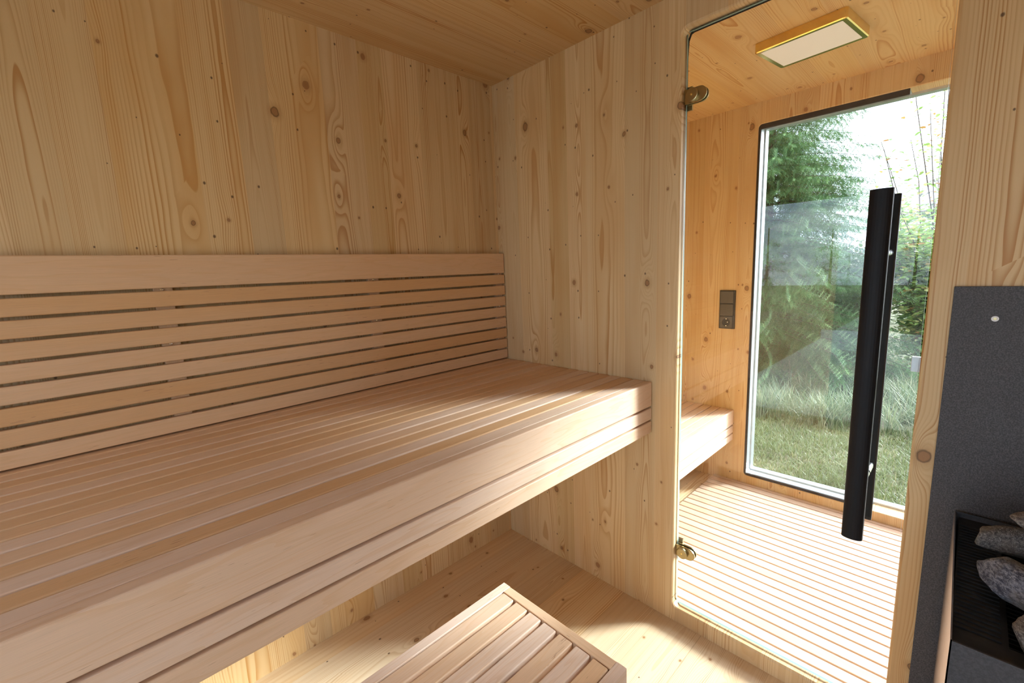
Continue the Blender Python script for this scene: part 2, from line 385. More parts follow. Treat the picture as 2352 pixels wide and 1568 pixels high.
# ------------------------------------------------------------------ shell
H, X1, T = 2.05, 1.187, .04
XB, YR, XO = -2.46, -2.60, X1+.10      # back plane, right plane, outer face of the vestibule wall
D, ZT = .755, .873
box_obj('floor', (XB-.1, T, YR-.1, .1, -.12, 0.), M['floor'])
box_obj('floor_vestibule', (T, XO, YR-.1, .1, -.12, .012), M['floor'])
box_obj('ceiling', (XB-.1, XO, YR-.1, .1, H, H+.12), M['ceil'])
box_obj('wall_left', (XB-.1, XO, 0., .10, -.001, H+.001), M['wallX'])
box_obj('wall_right', (XB-.1, XO, YR-.10, YR, -.001, H+.001), M['wallX'])
YL, YRJ, ZS, ZTOP = -.839, -1.425, .053, 1.951
wall_hole('wall_partition', 0., T, (YR, 0., 0., H), (YRJ, YL, ZS, ZTOP), .022,
          [(.006, 0.), (.0022, .0022), (0., .006), (0., T-.004), (.004, T)], M['wallY'])
OY0, OY1, OZ0, OZ1 = -2.50, -.678, .071, 1.945
wall_hole('wall_vestibule', X1, XO, (YR, 0., .012, H), (OY0, OY1, OZ0, OZ1), .018,
          [(.003, X1), (0., X1+.003), (0., XO)], M['wallE'])
wall_hole('wall_back', XB-.1, XB, (YR, 0., 0., H), (-2.50, -.25, .03, 1.72), .02,
          [(0., XB-.1), (0., XB)], M['wallY'])

# window beside the open doorway of the vestibule
def ring(mb, y0, y1, z0, z1, r0, x0, x1, wd, r1=None):
    a = rrect(y0, y1, z0, z1, r0); b_ = rrect(y0+wd, y1-wd, z0+wd, z1-wd, max(r0-wd, .002) if r1 is None else r1)
    nn = len(a); o = len(mb.v)
    mb.v += [(x0, *p) for p in a]+[(x1, *p) for p in a]+[(x1, *p) for p in b_]+[(x0, *p) for p in b_]
    for j in range(4):
        for i in range(nn): p, q = o+j*nn+i, o+j*nn+(i+1) % nn; jj = ((j+1) % 4-j)*nn; mb.face((p, q, q+jj, p+jj))
def pane(name, b, mat, parent, edge=M['gedge']):
    """thin sheet: faces of glass, rims of green edge glass (normal along x)"""
    mb = MB(); x0, x1, y0, y1, z0, z1 = b; mb.box(*b)
    for i, f in enumerate(mb.f):
        xs = {mb.v[k][0] for k in f}; mb.mi[i] = 0 if len(xs) == 1 else 1
    return mb.build(name, [mat, edge], parent)
PY = -1.246
w1 = empty('window_1', (X1+.03, -.96, OZ0), None, None); tag(w1, kind='structure')
mb = MB(); ring(mb, OY0-.02, OY1+.012, OZ0-.012, OZ1+.012, .02, XO-.012, XO+.03, .022); mb.build('window_frame', M['alu'], w1)
pane('pane', (X1+.006, X1+.0135, PY, OY1-.005, OZ0+.006, OZ1-.006), M['glassI'], w1)
# dark printed border round the pane: left, top and bottom only, with round outer corners
mb = MB()
def border(mb, x0, x1, wl, wt, wb):
    out = rrect(PY-.5, OY1-.0004, OZ0+.0004, OZ1-.0004, .0178); ky, zt_, zb_ = OY1-wl, OZ1-wt, OZ0+wb
    order = list(range(21, 28))+list(range(0, 7))
    Oo = [(PY-.0005, OZ0+.0004)]+[out[q] for q in order]+[(PY-.0005, OZ1-.0004)]
    r = .004
    inn = [(ky-r+r*math.sin(math.radians(a)), zb_+r-r*math.cos(math.radians(a))) for a in range(0, 91, 15)]+[(ky-r+r*math.cos(math.radians(a)), zt_-r+r*math.sin(math.radians(a))) for a in range(0, 91, 15)]
    L = [(PY-.0005, zb_)]+inn+[(PY-.0005, zt_)]
    o = len(mb.v); k = len(L)
    mb.v += [(x0, *p) for p in L]+[(x1, *p) for p in L]+[(x1, *p) for p in Oo]+[(x0, *p) for p in Oo]
    for j in range(4):
        for i in range(k-1): p, q = o+j*k+i, o+j*k+i+1; jj = ((j+1) % 4-j)*k; mb.face((p, q, q+jj, p+jj))
    mb.face((o, o+k, o+2*k, o+3*k)); mb.face((o+k-1, o+2*k-1, o+3*k-1, o+4*k-1))
border(mb, X1+.0035, X1+.0148, .0105, .023, .013); mb.build('border_seal', M['enamel'], w1)
mb = MB(); border(mb, X1+.016, XO-.013, .003, .003, .003); mb.build('reveal_lining', M['alu'], w1)
# big glazing at the far end of the sauna, behind the camera
w2 = empty('window_2', (XB-.05, -1.0, .1), None, None); tag(w2, kind='structure')
mb = MB(); ring(mb, -2.50, -.25, .03, 1.72, .02, XB-.07, XB-.03, .03); mb.build('window_frame', M['black'], w2)
pane('pane', (XB-.055, XB-.047, -2.48, -.27, .05, 1.70), M['glass'], w2)

# glass sauna door
d1 = empty('door_1', (.034, YL, ZS), None, None); tag(d1, kind='structure')
pane('glass_leaf', (.026, .034, YRJ+.004, YL-.004, ZS+.005, ZTOP-.005), M['glass'], d1)
mb = MB()
mb.tube([(.0375, YL-.001, 1.50), (.0375, YL-.001, 1.88), (.0375, YL-.003, 1.925), (.0375, YL-.010, ZTOP-.008), (.0375, YL-.02, ZTOP-.003), (.0375, YRJ+.02, ZTOP-.003)], [.0015, .0022, .0026, .0034, .0042, .0042], 6)
mb.build('door_seal', M['rubber'], d1)
def stadium(y0, y1, z, h, x0, x1, mb, seg=10, r_end=True):
    r = h/2; pts = []
    for k in range(seg+1): t = PI/2+PI*k/seg; pts.append((y0+r+r*math.cos(t), z+r*math.sin(t)))
    pts += [(y1, z-r), (y1, z+r)]
    o = len(mb.v); k = len(pts); e = .0012
    def inset(p): cy, cz = (y0+y1)/2, z; return (cy+(p[0]-cy)*(1-e/abs(y1-y0)*2), cz+(p[1]-cz)*(1-e/r))
    L = [[(x0, *inset(p)) for p in pts], [(x0+e, *p) for p in pts], [(x1-e, *p) for p in pts], [(x1, *inset(p)) for p in pts]]
    for l in L: mb.v += l
    for j in range(3):
        for i in range(k): a, b_ = o+j*k+i, o+j*k+(i+1) % k; mb.face((a, b_, b_+k, a+k))
    mb.face([o+i for i in range(k)]); mb.face([o+3*k+i for i in range(k)])
def disc(mb, x0, x1, y, z, r, seg=28, dome=.002):
    o = len(mb.v); prof = [(x0, r*.86), (x0+dome*.5, r*.97), (x0+dome, r), (x1, r)]
    for (x, rr) in prof:
        for k in range(seg): t = 2*PI*k/seg; mb.v.append((x, y+rr*math.cos(t), z+rr*math.sin(t)))
    for j in range(3):
        for k in range(seg): a, b_ = o+j*seg+k, o+j*seg+(k+1) % seg; mb.face((a, b_, b_+seg, a+seg))
    mb.face([o+k for k in range(seg)]); mb.face([o+3*seg+k for k in range(seg)])
for z in (1.765, .268):
    mb = MB(); stadium(-.907, YL-.001, z, .042, .019, .0258, mb); stadium(-.907, YL-.001, z, .042, .0342, .040, mb)
    h = mb.build('hinge', M['bronze'], d1)
    mb = MB(); disc(mb, .009, .019, -.866, z, .0195); sub(mb.build('hinge_knob', M['bronze']), h)
    mb = MB(); disc(mb, .0083, .0092, -.866, z, .003, 12, .0003); sub(mb.build('hinge_screw', M['brass']), h)
    mb = MB(); mb.box(.041, .049, YL-.016, YL+.010, z-.034, z+.034); sub(mb.build('hinge_leaf', M['bronze']), h)
def flatbar(mb, cx, cy, z0, z1, wy, wx, flip):
    """flat bar with a rounded outer face"""
    sec = []
    for k in range(13):
        t = PI*k/12; sec.append((cx+flip*(wx*.35+wx*.65*math.sin(t)), cy+wy/2*math.cos(t)))
    sec += [(cx-flip*wx*.15, cy-wy/2), (cx-flip*wx*.35, cy-wy/2+.003), (cx-flip*wx*.35, cy+wy/2-.003), (cx-flip*wx*.15, cy+wy/2)]
    o = len(mb.v); k = len(sec)
    mb.v += [(x, y, z0) for x, y in sec]+[(x, y, z1) for x, y in sec]
    for i in range(k): j = (i+1) % k; mb.face((o+i, o+j, o+j+k, o+i+k))
    mb.face([o+i for i in range(k)][::-1]); mb.face([o+k+i for i in range(k)])
mb = MB(); flatbar(mb, -.036, -1.3335, .562, 1.418, .043, .018, -1)
hd = mb.build('door_handle', M['black'], d1)
mb = MB(); flatbar(mb, .102, -1.3335, .555, 1.418, .043, .018, 1); sub(mb.build('outer_bar', M['black']), hd)
for z in (1.275, .715):
    mb = MB(); mb.tube([(-.031, -1.340, z), (.0255, -1.340, z)], .011, 20); mb.tube([(.0345, -1.340, z), (.097, -1.340, z)], .011, 20); sub(mb.build('standoff', M['chrome']), hd)
mb = MB(); mb.board(2, .990, 1.026, .046, .060, -1.440, -1.4065, .0015)
tag(mb.build('magnetic_catch', M['magnet']), 'small grey steel door catch on the right edge of the doorway', 'door catch')

# ------------------------------------------------------------------ benches
random.seed(4)
def tones(k, lo=0., hi=1.): return [random.uniform(lo, hi) for _ in range(k)]
XE = -2.40
sb = empty('sauna_bench', (-.9, -.4, 0.), 'wide slatted alder sauna bench along the left wall', 'bench')
g = [-.0545-.0484*i for i in range(14)]                     # gap centres
mb = MB(); prev = -.010; tn = [.55, .35, .75, .3, .6, .25, .5, .7, .45, .15, .3, .62, .1, .75]
for i, y in enumerate(g):
    mb.board(0, XE, -.004, y+.0024, prev, ZT-.027, ZT, .0035, tn[i], i*1.7+.3)
    prev = y-.0024
mb.board(0, XE, -.004, -.7275, prev, ZT-.027, ZT, .0012, .12, 41.)
mb.build('seat_slats', M['alX'], sb)
mb = MB(); mb.board(0, XE, -.004, -D, -.7277, .7865, ZT, .004, .22, 51.); mb.build('front_board', M['alX'], sb)
for (z0, z1, t_, s_) in ((.7385, .7800, .12, 61.), (.6905, .7320, .26, 67.)):
    mb = MB(); mb.board(0, XE, -.004, -D, -.7277, z0, z1, .003, t_, s_); mb.build('apron_slat', M['alX'], sb)
for x in (-.06, -.62, -1.22, -1.82, -2.34):
    mb = MB(); mb.board(1, -.7275, -.002, x-.02, x+.02, .70, ZT-.0275, .002, .4, x); mb.build('support_rail', M['alY'], sb)

br = empty('backrest', (-.9, -.02, .9), 'slatted alder backrest with a wide top board on the left wall', 'backrest')
mb = MB(); mb.board(0, XE, -.004, -.034, -.016, 1.2635, 1.3485, .003, .62, 71.); mb.build('top_board', M['alX'], br)
mb = MB(); tb = [.98, .88, .78, .62, .55, .95, .85, .60]
for i in range(8):
    z1 = 1.2560-.0482*i; mb.board(0, XE, -.004, -.034, -.016, z1-.0408, z1, .003, tb[i], 80+i*2.3)
mb.build('back_slats', M['alX'], br)
for x in (-.024, -.624, -1.2175, -1.81):
    mb = MB(); mb.board(2, .90, 1.335, x-.0205, x+.0205, -.0158, -.0005, .002, .5, x*3)
    bt = mb.build('batten', M['alZ'], br)
    for z in (1.2598, 1.1155):
        mb = MB(); o = len(mb.v); sg = 14
        for (rr, yy) in ((.0042, -.0159), (.0042, -.0176), (.0024, -.0178), (.0018, -.0164)):
            for k in range(sg): t = 2*PI*k/sg; mb.v.append((x-.002+rr*math.cos(t), yy, z+rr*math.sin(t)))
        for j in range(3):
            for k in range(sg): a, b_ = o+j*sg+k, o+j*sg+(k+1) % sg; mb.face((a, b_, b_+sg, a+sg))
        mb.face([o+3*sg+k for k in range(sg)]); sub(mb.build('screw', M['chrome']), bt)

vb = empty('vestibule_bench', (.62, -.3, 0.), 'short lower slatted alder bench behind the glass door', 'bench')
VZ = .443; mb = MB(); prev = -.004
for i in range(12):
    y = -.0575-.0484*i
    if y < -.56: break
    mb.board(0, T+.003, X1-.003, y+.0024, prev, VZ-.027, VZ, .003, random.uniform(0, .35), 100+i*1.3); prev = y-.0024
mb.board(0, T+.003, X1-.003, -.588, prev, VZ-.027, VZ, .0012, .1, 120.); mb.build('seat_slats', M['alX'], vb)
mb = MB(); mb.board(0, T+.003, X1-.003, -.615, -.5882, .3565, VZ, .004, .1, 122.); mb.build('front_board', M['alX'], vb)
for (z0, z1) in ((.3085, .350), (.2645, .3025)):
    mb = MB(); mb.board(0, T+.003, X1-.003, -.615, -.5882, z0, z1, .003, .1, 130+z0*10); mb.build('apron_slat', M['alX'], vb)
for x in (.10, X1-.06):
    mb = MB(); mb.board(1, -.5880, -.002, x-.02, x+.02, .28, VZ-.0275, .002, .4, x); mb.build('support_rail', M['alY'], vb)

du = empty('floor_grate', (.6, -1.3, .012), 'pale slatted wooden floor grate in the vestibule', 'floor grate')
mb = MB(); xs = [1.1575-.0484*i for i in range(24) if 1.1575-.0484*i > .06]
pv = X1-.003
for i, x in enumerate(xs+[None]):
    a = x+.0036 if x else T+.006
    mb.board(1, YR+.01, -.520, a, pv, .0130, .026, .0012, [.0, .35, .1, .55, .2, .3][i % 6], 200+i*1.9); pv = (x or 0)-.0036
mb.build('slats', M['alG'], du)
mb = MB(); mb.box(T+.006, X1-.004, YR+.01, -.522, .0122, .0150, .5, 3.); mb.build('gap_shade', M['alO'], du)  # sheet added below the slats, gap shade put into its colour

st = empty('foot_stool', (-.9, -.84, 0.), 'low framed alder foot stool with lengthwise slats', 'foot stool')
SX0 = -1.35; SZ = .40
for (y0, y1, sd_) in ((-.668, -.643, 3.), (-1.039, -1.014, 4.)):
    mb = MB(); mb.board(0, SX0, -.625, y0, y1, SZ-.085, SZ, .0015, .05, sd_); mb.build('side_rail', M['alX'], st)
for (x0, x1) in ((-.651, -.6255), (SX0+.001, SX0+.026)):
    mb = MB(); mb.board(1, -1.0135, -.6685, x0, x1, SZ-.085, SZ-.0008, .0015, .35, x0); mb.build('end_rail', M['alY'], st)
mb = MB(); yy = [(-.712, -.6715), (-.763, -.7215), (-.811, -.771), (-.861, -.8205), (-.911, -.8705), (-.9615, -.921), (-1.0105, -.970)]
for i, (a, b_) in enumerate(yy): mb.board(0, SX0+.028, -.6535, a, b_, SZ-.024, SZ-.0005, .003, [.25, .3, .12, .0, .3, .02, .42][i], 150+i*2.1)
mb.build('seat_slats', M['alX'], st)
for (x, y) in ((-.67, -.69), (-.67, -.992), (SX0+.045, -.69), (SX0+.045, -.992)):
    mb = MB(); mb.board(2, 0., SZ-.0245, x-.018, x+.018, y-.02, y+.02, .002, .3, x+y); mb.build('leg', M['alZ'], st)
for x in (-.80, -1.2):
    mb = MB(); mb.board(1, -1.0138, -.6682, x-.02, x+.02, SZ-.06, SZ-.0245, .002, .4, x); mb.build('cross_rail', M['alY'], st)

# ------------------------------------------------------------------ ceiling lamps
def plate_xy(mb, pts, z0, z1):
    o = len(mb.v); k = len(pts); mb.v += [(x, y, z0) for x, y in pts]+[(x, y, z1) for x, y in pts]
    for i in range(k): j = (i+1) % k; mb.face((o+i, o+j, o+j+k, o+i+k))
    mb.face([o+i for i in range(k)][::-1]); mb.face([o+k+i for i in range(k)])
def lamp(loc, rz, label, lx=.225, ly=.283, h=.033, strength=None):
    e = empty('ceiling_light', loc, label, 'ceiling lamp'); e.rotation_euler = (0, 0, rz)
    mb = MB(); a = rrect(-lx/2, lx/2, -ly/2, ly/2, .010, 5); b0 = rrect(-lx/2+.003, lx/2-.003, -ly/2+.003, ly/2-.003, .008, 5)
    b_ = rrect(-lx/2+.016, lx/2-.016, -ly/2+.016, ly/2-.016, .003, 5); k = len(a)
    lv = [[(x, y, 0.) for x, y in a], [(x, y, -h+.003) for x, y in a], [(x, y, -h) for x, y in b0], [(x, y, -h+.0005) for x, y in b_], [(x, y, -h+.006) for x, y in b_]]
    for l in lv: mb.v += l
    for j in range(4):
        for i in range(k): p, q = j*k+i, j*k+(i+1) % k; mb.face((p, q, q+k, p+k))
    mb.face([4*k+i for i in range(k)]); mb.face([i for i in range(k)][::-1])
    o = mb.build('frame', M['brass']); o.parent = e
    mb = MB(); plate_xy(mb, rrect(-lx/2+.0165, lx/2-.0165, -ly/2+.0165, ly/2-.0165, .003, 4), -h+.0005, -h+.0055)
    o = mb.build('diffuser', M['opal']); o.parent = e
    return e
lamp((.612, -1.020, H-.0005), math.radians(-7), 'rectangular brass ceiling lamp with a white diffuser in the vestibule')

# ------------------------------------------------------------------ switches and socket
sw = empty('switch_panel', (X1, -.5605, 1.01), 'black three-gang switch and socket plate beside the vestibule window', 'switch')
xs_ = X1-.0001
y0, y1, z0, z1 = -.602, -.519, .9035, 1.116
mb = MB(); mb.board(2, z0, z1, xs_-.009, xs_, y0, y1, .0022); mb.build('frame', M['switchd'], sw)
for zc in (1.0785, 1.0085):
    mb = MB(); mb.board(2, zc-.0325, zc+.0325, xs_-.0135, xs_-.0086, -.5935, -.5245, .0015); mb.build('rocker', M['switch'], sw)
mb = MB(); zc = .9395
for (x, r) in ((xs_-.0122, .0285),): 
    o = len(mb.v); sg = 32; prof = [(xs_-.0088, .0300), (xs_-.0118, .0295), (xs_-.0118, .0215), (xs_-.0045, .0205)]
    for (x, rr) in prof:
        for k in range(sg):
            t = 2*PI*k/sg; c_, s_ = math.cos(t), math.sin(t)
            if rr > .025: q = .0325/max(abs(c_), abs(s_)); q = min(q, .0440); mb.v.append((x, -.559+q*c_, zc+q*s_*.98))
            else: mb.v.append((x, -.559+rr*c_, zc+rr*s_))
    for j in range(3):
        for k in range(sg): a, b_ = o+j*sg+k, o+j*sg+(k+1) % sg; mb.face((a, b_, b_+sg, a+sg))
soc = mb.build('socket', M['switch'], sw)
mb = MB(); disc(mb, xs_-.0092, xs_-.0088, -.559, zc, .0205, 28, .0002)
sub(mb.build('socket_recess', M['switchd']), soc)
for dy in (-.0095, .0095):
    mb = MB(); disc(mb, xs_-.0098, xs_-.0090, -.559+dy, zc, .0028, 12, .0002); sub(mb.build('pin_hole', M['heatblk']), soc)
for dz in (-.019, .019):
    mb = MB(); mb.box(xs_-.0118, xs_-.009, -.5615, -.5565, zc+dz-.0015, zc+dz+.0015); sub(mb.build('earth_clip', M['chrome']), soc)
mb = MB(); disc(mb, xs_-.0100, xs_-.0092, -.5655, zc+.001, .0022, 10, .0002); sub(mb.build('centre_screw', M['chrome']), soc)

# ------------------------------------------------------------------ heat shield, heater, stones
hs_ = empty('heat_shield', (-.004, -1.7, .6), 'dark grey composite board on the wall behind the heater', 'heat shield')
mb = MB(); mb.board(2, .001, 1.197, -.009, -.0005, -2.08, -1.4665, .001); mb.build('board', M['shield'], hs_)
for y in (-1.532, -2.0):
    mb = MB(); o = 0; sg = 20
    for (rr, x) in ((.0058, -.0092), (.0056, -.0105), (.0030, -.0107), (.0024, -.0094)):
        for k in range(sg): t = 2*PI*k/sg; mb.v.append((x, y+rr*math.cos(t), 1.130+rr*math.sin(t)))
    for j in range(3):
        for k in range(sg): a, b_ = j*sg+k, j*sg+(k+1) % sg; mb.face((a, b_, b_+sg, a+sg))
    sc = mb.build('screw', M['white'], hs_)
    mb = MB(); disc(mb, -.0098, -.0094, y, 1.130, .0028, 12, .0001); sub(mb.build('screw_drive', M['bronze']), sc)

ht = empty('sauna_heater', (-.26, -1.73, 0.), 'dark grey box-shaped electric sauna heater filled with stones', 'sauna heater')
HX0, HX1, HY0, HY1, HZ = -.505, -.024, -1.95, -1.5155, .697
# body: front, right and back walls; the slightly toed-in left side is bright steel
mb = MB()
mb.box(HX0, HX0+.003, HY0, HY1, .06, HZ); mb.box(HX0, HX1, HY0, HY0+.003, .06, HZ); mb.box(HX1-.003, HX1, HY0, HY1+.006, .06, HZ); mb.box(HX0+.003, HX1-.003, HY0+.003, HY1, .06, .10)
mb.build('casing', M['heater'], ht)
mb = MB(); o = len(mb.v)
mb.v += [(HX0, HY1, .06), (HX1, HY1+.007, .06), (HX1, HY1+.007, HZ), (HX0, HY1, HZ), (HX0, HY1-.002, .06), (HX1, HY1+.005, .06), (HX1, HY1+.005, HZ), (HX0, HY1-.002, HZ)]
for q in ((0, 1, 2, 3), (4, 7, 6, 5), (0, 4, 5, 1), (3, 2, 6, 7), (0, 3, 7, 4), (1, 5, 6, 2)): mb.face(q)
mb.build('side_panel', M['steelside'], ht)
mb = MB(); zt = HZ-.012
mb.box(HX0+.003, HX1-.003, HY0+.003, HY0+.05, zt-.003, zt); mb.box(HX0+.003, HX1-.003, -1.575, HY1-.001, zt-.003, zt)
mb.box(HX0+.003, HX0+.055, HY0+.05, -1.575, zt-.003, zt); mb.box(HX1-.055, HX1-.003, HY0+.05, -1.575, zt-.003, zt)
mb.build('top_plate', M['heatblk'], ht)
mb = MB()
for i in range(34):
    x = HX1-.045-.0125*i
    if x < HX0+.06: break
    mb.box(x-.0012, x+.0012, -1.570, HY1-.003, zt, zt+.0022)
    if i > 14: mb.box(x-.0012, x+.0012, -1.60, -1.576, zt-.02, zt-.018)
mb.build('vent_ridges', M['heatblk'], ht)
mb = MB()
mb.box(HX0+.055, HX1-.055, HY0+.05, HY0+.053, .42, zt-.003); mb.box(HX0+.055, HX1-.055, -1.578, -1.575, .42, zt-.003)
mb.box(HX0+.055, HX0+.058, HY0+.05, -1.575, .42, zt-.003); mb.box(HX1-.058, HX1-.055, HY0+.05, -1.575, .42, zt-.003); mb.box(HX0+.055, HX1-.055, HY0+.05, -1.575, .42, .424)
mb.build('stone_basket', M['heatblk'], ht)
for x in (HX0+.04, HX1-.04):
    for y in (HY0+.04, HY1-.04): mb = MB(); mb.box(x-.015, x+.015, y-.015, y+.015, 0., .0605); mb.build('foot', M['heatblk'], ht)

def stone(loc, dims, rot, mat, seed, label):
    bm = bmesh.new(); bmesh.ops.create_icosphere(bm, subdivisions=4, radius=1.)
    rnd = random.Random(seed); planes = []
    for _ in range(15):
        d = Vector((rnd.gauss(0, 1), rnd.gauss(0, 1), rnd.gauss(0, 1))).normalized(); planes.append((d, rnd.uniform(.62, .90)))
    for v in bm.verts:
        c = v.co.copy()
        for d, h in planes:
            k = c.dot(d)
            if k > h: c -= d*(k-h)*.93
        c *= 1+.07*noise.noise(c*2.2+Vector((seed, 0, 0)))+.028*noise.noise(c*7+Vector((0, seed, 0)))+.012*noise.noise(c*17)
        v.co = Vector((c.x*dims[0], c.y*dims[1], c.z*dims[2]))
    me = bpy.data.meshes.new('sauna_stone'); bm.to_mesh(me); bm.free(); me.materials.append(mat)
    me.polygons.foreach_set('use_smooth', [True]*len(me.polygons))
    o = bpy.data.objects.new('sauna_stone', me); C.objects.link(o); o.location = loc; o.rotation_euler = rot
    tag(o, label, 'stone', 'stones on the heater'); return o
R_ = math.radians
stone((-.185, -1.597, .737), (.040, .084, .027), (R_(-3), R_(6), R_(10)), M['rock0'], 1, 'long flat dark grey stone at the back left of the heater, pointing left')
stone((-.328, -1.588, .722), (.084, .036, .034), (R_(6), R_(4), R_(24)), M['rock1'], 2, 'long blue grey stone lying in the middle of the heater top')
stone((-.440, -1.622, .712), (.056, .046, .050), (R_(10), R_(14), R_(8)), M['rock2'], 3, 'brownish grey stone standing nearest the front of the heater')
stone((-.228, -1.636, .795), (.034, .064, .027), (R_(5), R_(0), R_(18)), M['rock2'], 4, 'topmost brown and white stone at the back right of the heater')
stone((-.262, -1.652, .728), (.045, .050, .036), (R_(-6), R_(10), R_(20)), M['rock0'], 5, 'dark stone at the right picture edge between the flat and the blue grey ones')
rnd = random.Random(9)
for i in range(16):      # the layers below, filling the basket
    x = HX0+.12+(i % 4)*.083; y = -1.87+(i//4)*.073
    stone((x, y, .664+rnd.uniform(-.012, .008)), (.040, .035, .030), (rnd.uniform(0, 3), rnd.uniform(0, 3), rnd.uniform(0, 3)), M['rock%d' % (i % 3)], 20+i,
          'small stone filling the basket beneath the large stones')

# ------------------------------------------------------------------ outdoors
GZ = -.30
mb = MB(); gn = 40; o = 0
for i in range(gn+1):
    for j in range(gn+1):
        x = -30+75*i/gn; y = -35+70*j/gn
        mb.v.append((x, y, GZ+(.10*noise.noise(Vector((x*.35, y*.35, 0))) if x > 2.5 or x < -4 else 0)+max(0, x-5)*.035))
for i in range(gn):
    for j in range(gn): a = i*(gn+1)+j; mb.face((a, a+gn+1, a+gn+2, a+1))
gr_ = mb.build('ground', M['soil'], smooth=True); tag(gr_, kind='structure')
def gz(x, y): return GZ+(.10*noise.noise(Vector((x*.35, y*.35, 0))) if x > 2.5 else 0)+max(0, x-5)*.035
mb = MB(); mb.box(-8.5, XB-.12, -6., 4., -.34, -.06); mb.build('bounce_slab', M['reflector'])['kind'] = 'structure'  # unseen slab added behind the sauna to bounce light in from below
rnd = random.Random(3)
def blade(mb, x, y, z, h, wd, lean, az, tone, seg=2):
    dx, dy = math.cos(az), math.sin(az); px, py = -dy*wd/2, dx*wd/2; o = len(mb.v)
    for k in range(seg):
        t = k/seg; bx = x+dx*lean*t*t; by = y+dy*lean*t*t; bz = z+h*(t-.35*t*t*min(1, lean/h)); s = 1-.45*t
        mb.v += [(bx-px*s, by-py*s, bz), (bx+px*s, by+py*s, bz)]
    mb.v.append((x+dx*lean, y+dy*lean, z+h*(1-.35*min(1, lean/h))))
    for k in range(seg-1): a = o+2*k; mb.face((a, a+1, a+3, a+2), tone)
    a = o+2*(seg-1); mb.face((a, a+1, a+2), tone)
mb = MB()
for i in range(46000):
    x = 1.45+5.6*rnd.random()**1.25; t = (x+1.364); y = -1.4935+t*rnd.uniform(-.03, .36)
    d = noise.noise(Vector((x*2.5, y*2.5, 3.)))
    blade(mb, x, y, gz(x, y)-.01, rnd.uniform(.03, .075)*(1+.5*d), .0035+.0008*x, rnd.uniform(.01, .06), rnd.uniform(0, 6.28), min(1, max(0, rnd.random()*.9-.25*d)))
lg = mb.build('lawn_grass', M['grass'], fix=False); tag(lg, 'short patchy green lawn outside the vestibule window', 'grass', kind='stuff')
mb = MB()
tufts = [(4.2+rnd.uniform(-.7, 1.3), None) for _ in range(75)]
for (tx, _) in tufts:
    ty = -1.4935+(tx+1.364)*rnd.uniform(-.02, .34)
    for k in range(85):
        a = rnd.uniform(0, 6.28); r = abs(rnd.gauss(0, .07))
        x, y = tx+r*math.cos(a), ty+r*math.sin(a)
        blade(mb, x, y, gz(x, y)-.01, rnd.uniform(.18, .42), .006, rnd.uniform(.05, .30), rnd.uniform(0, 6.28), rnd.random(), 4)
tg = mb.build('tall_grass', M['tall'], fix=False); tag(tg, 'long arching pale grass at the foot of the spruce', 'grass', kind='stuff')

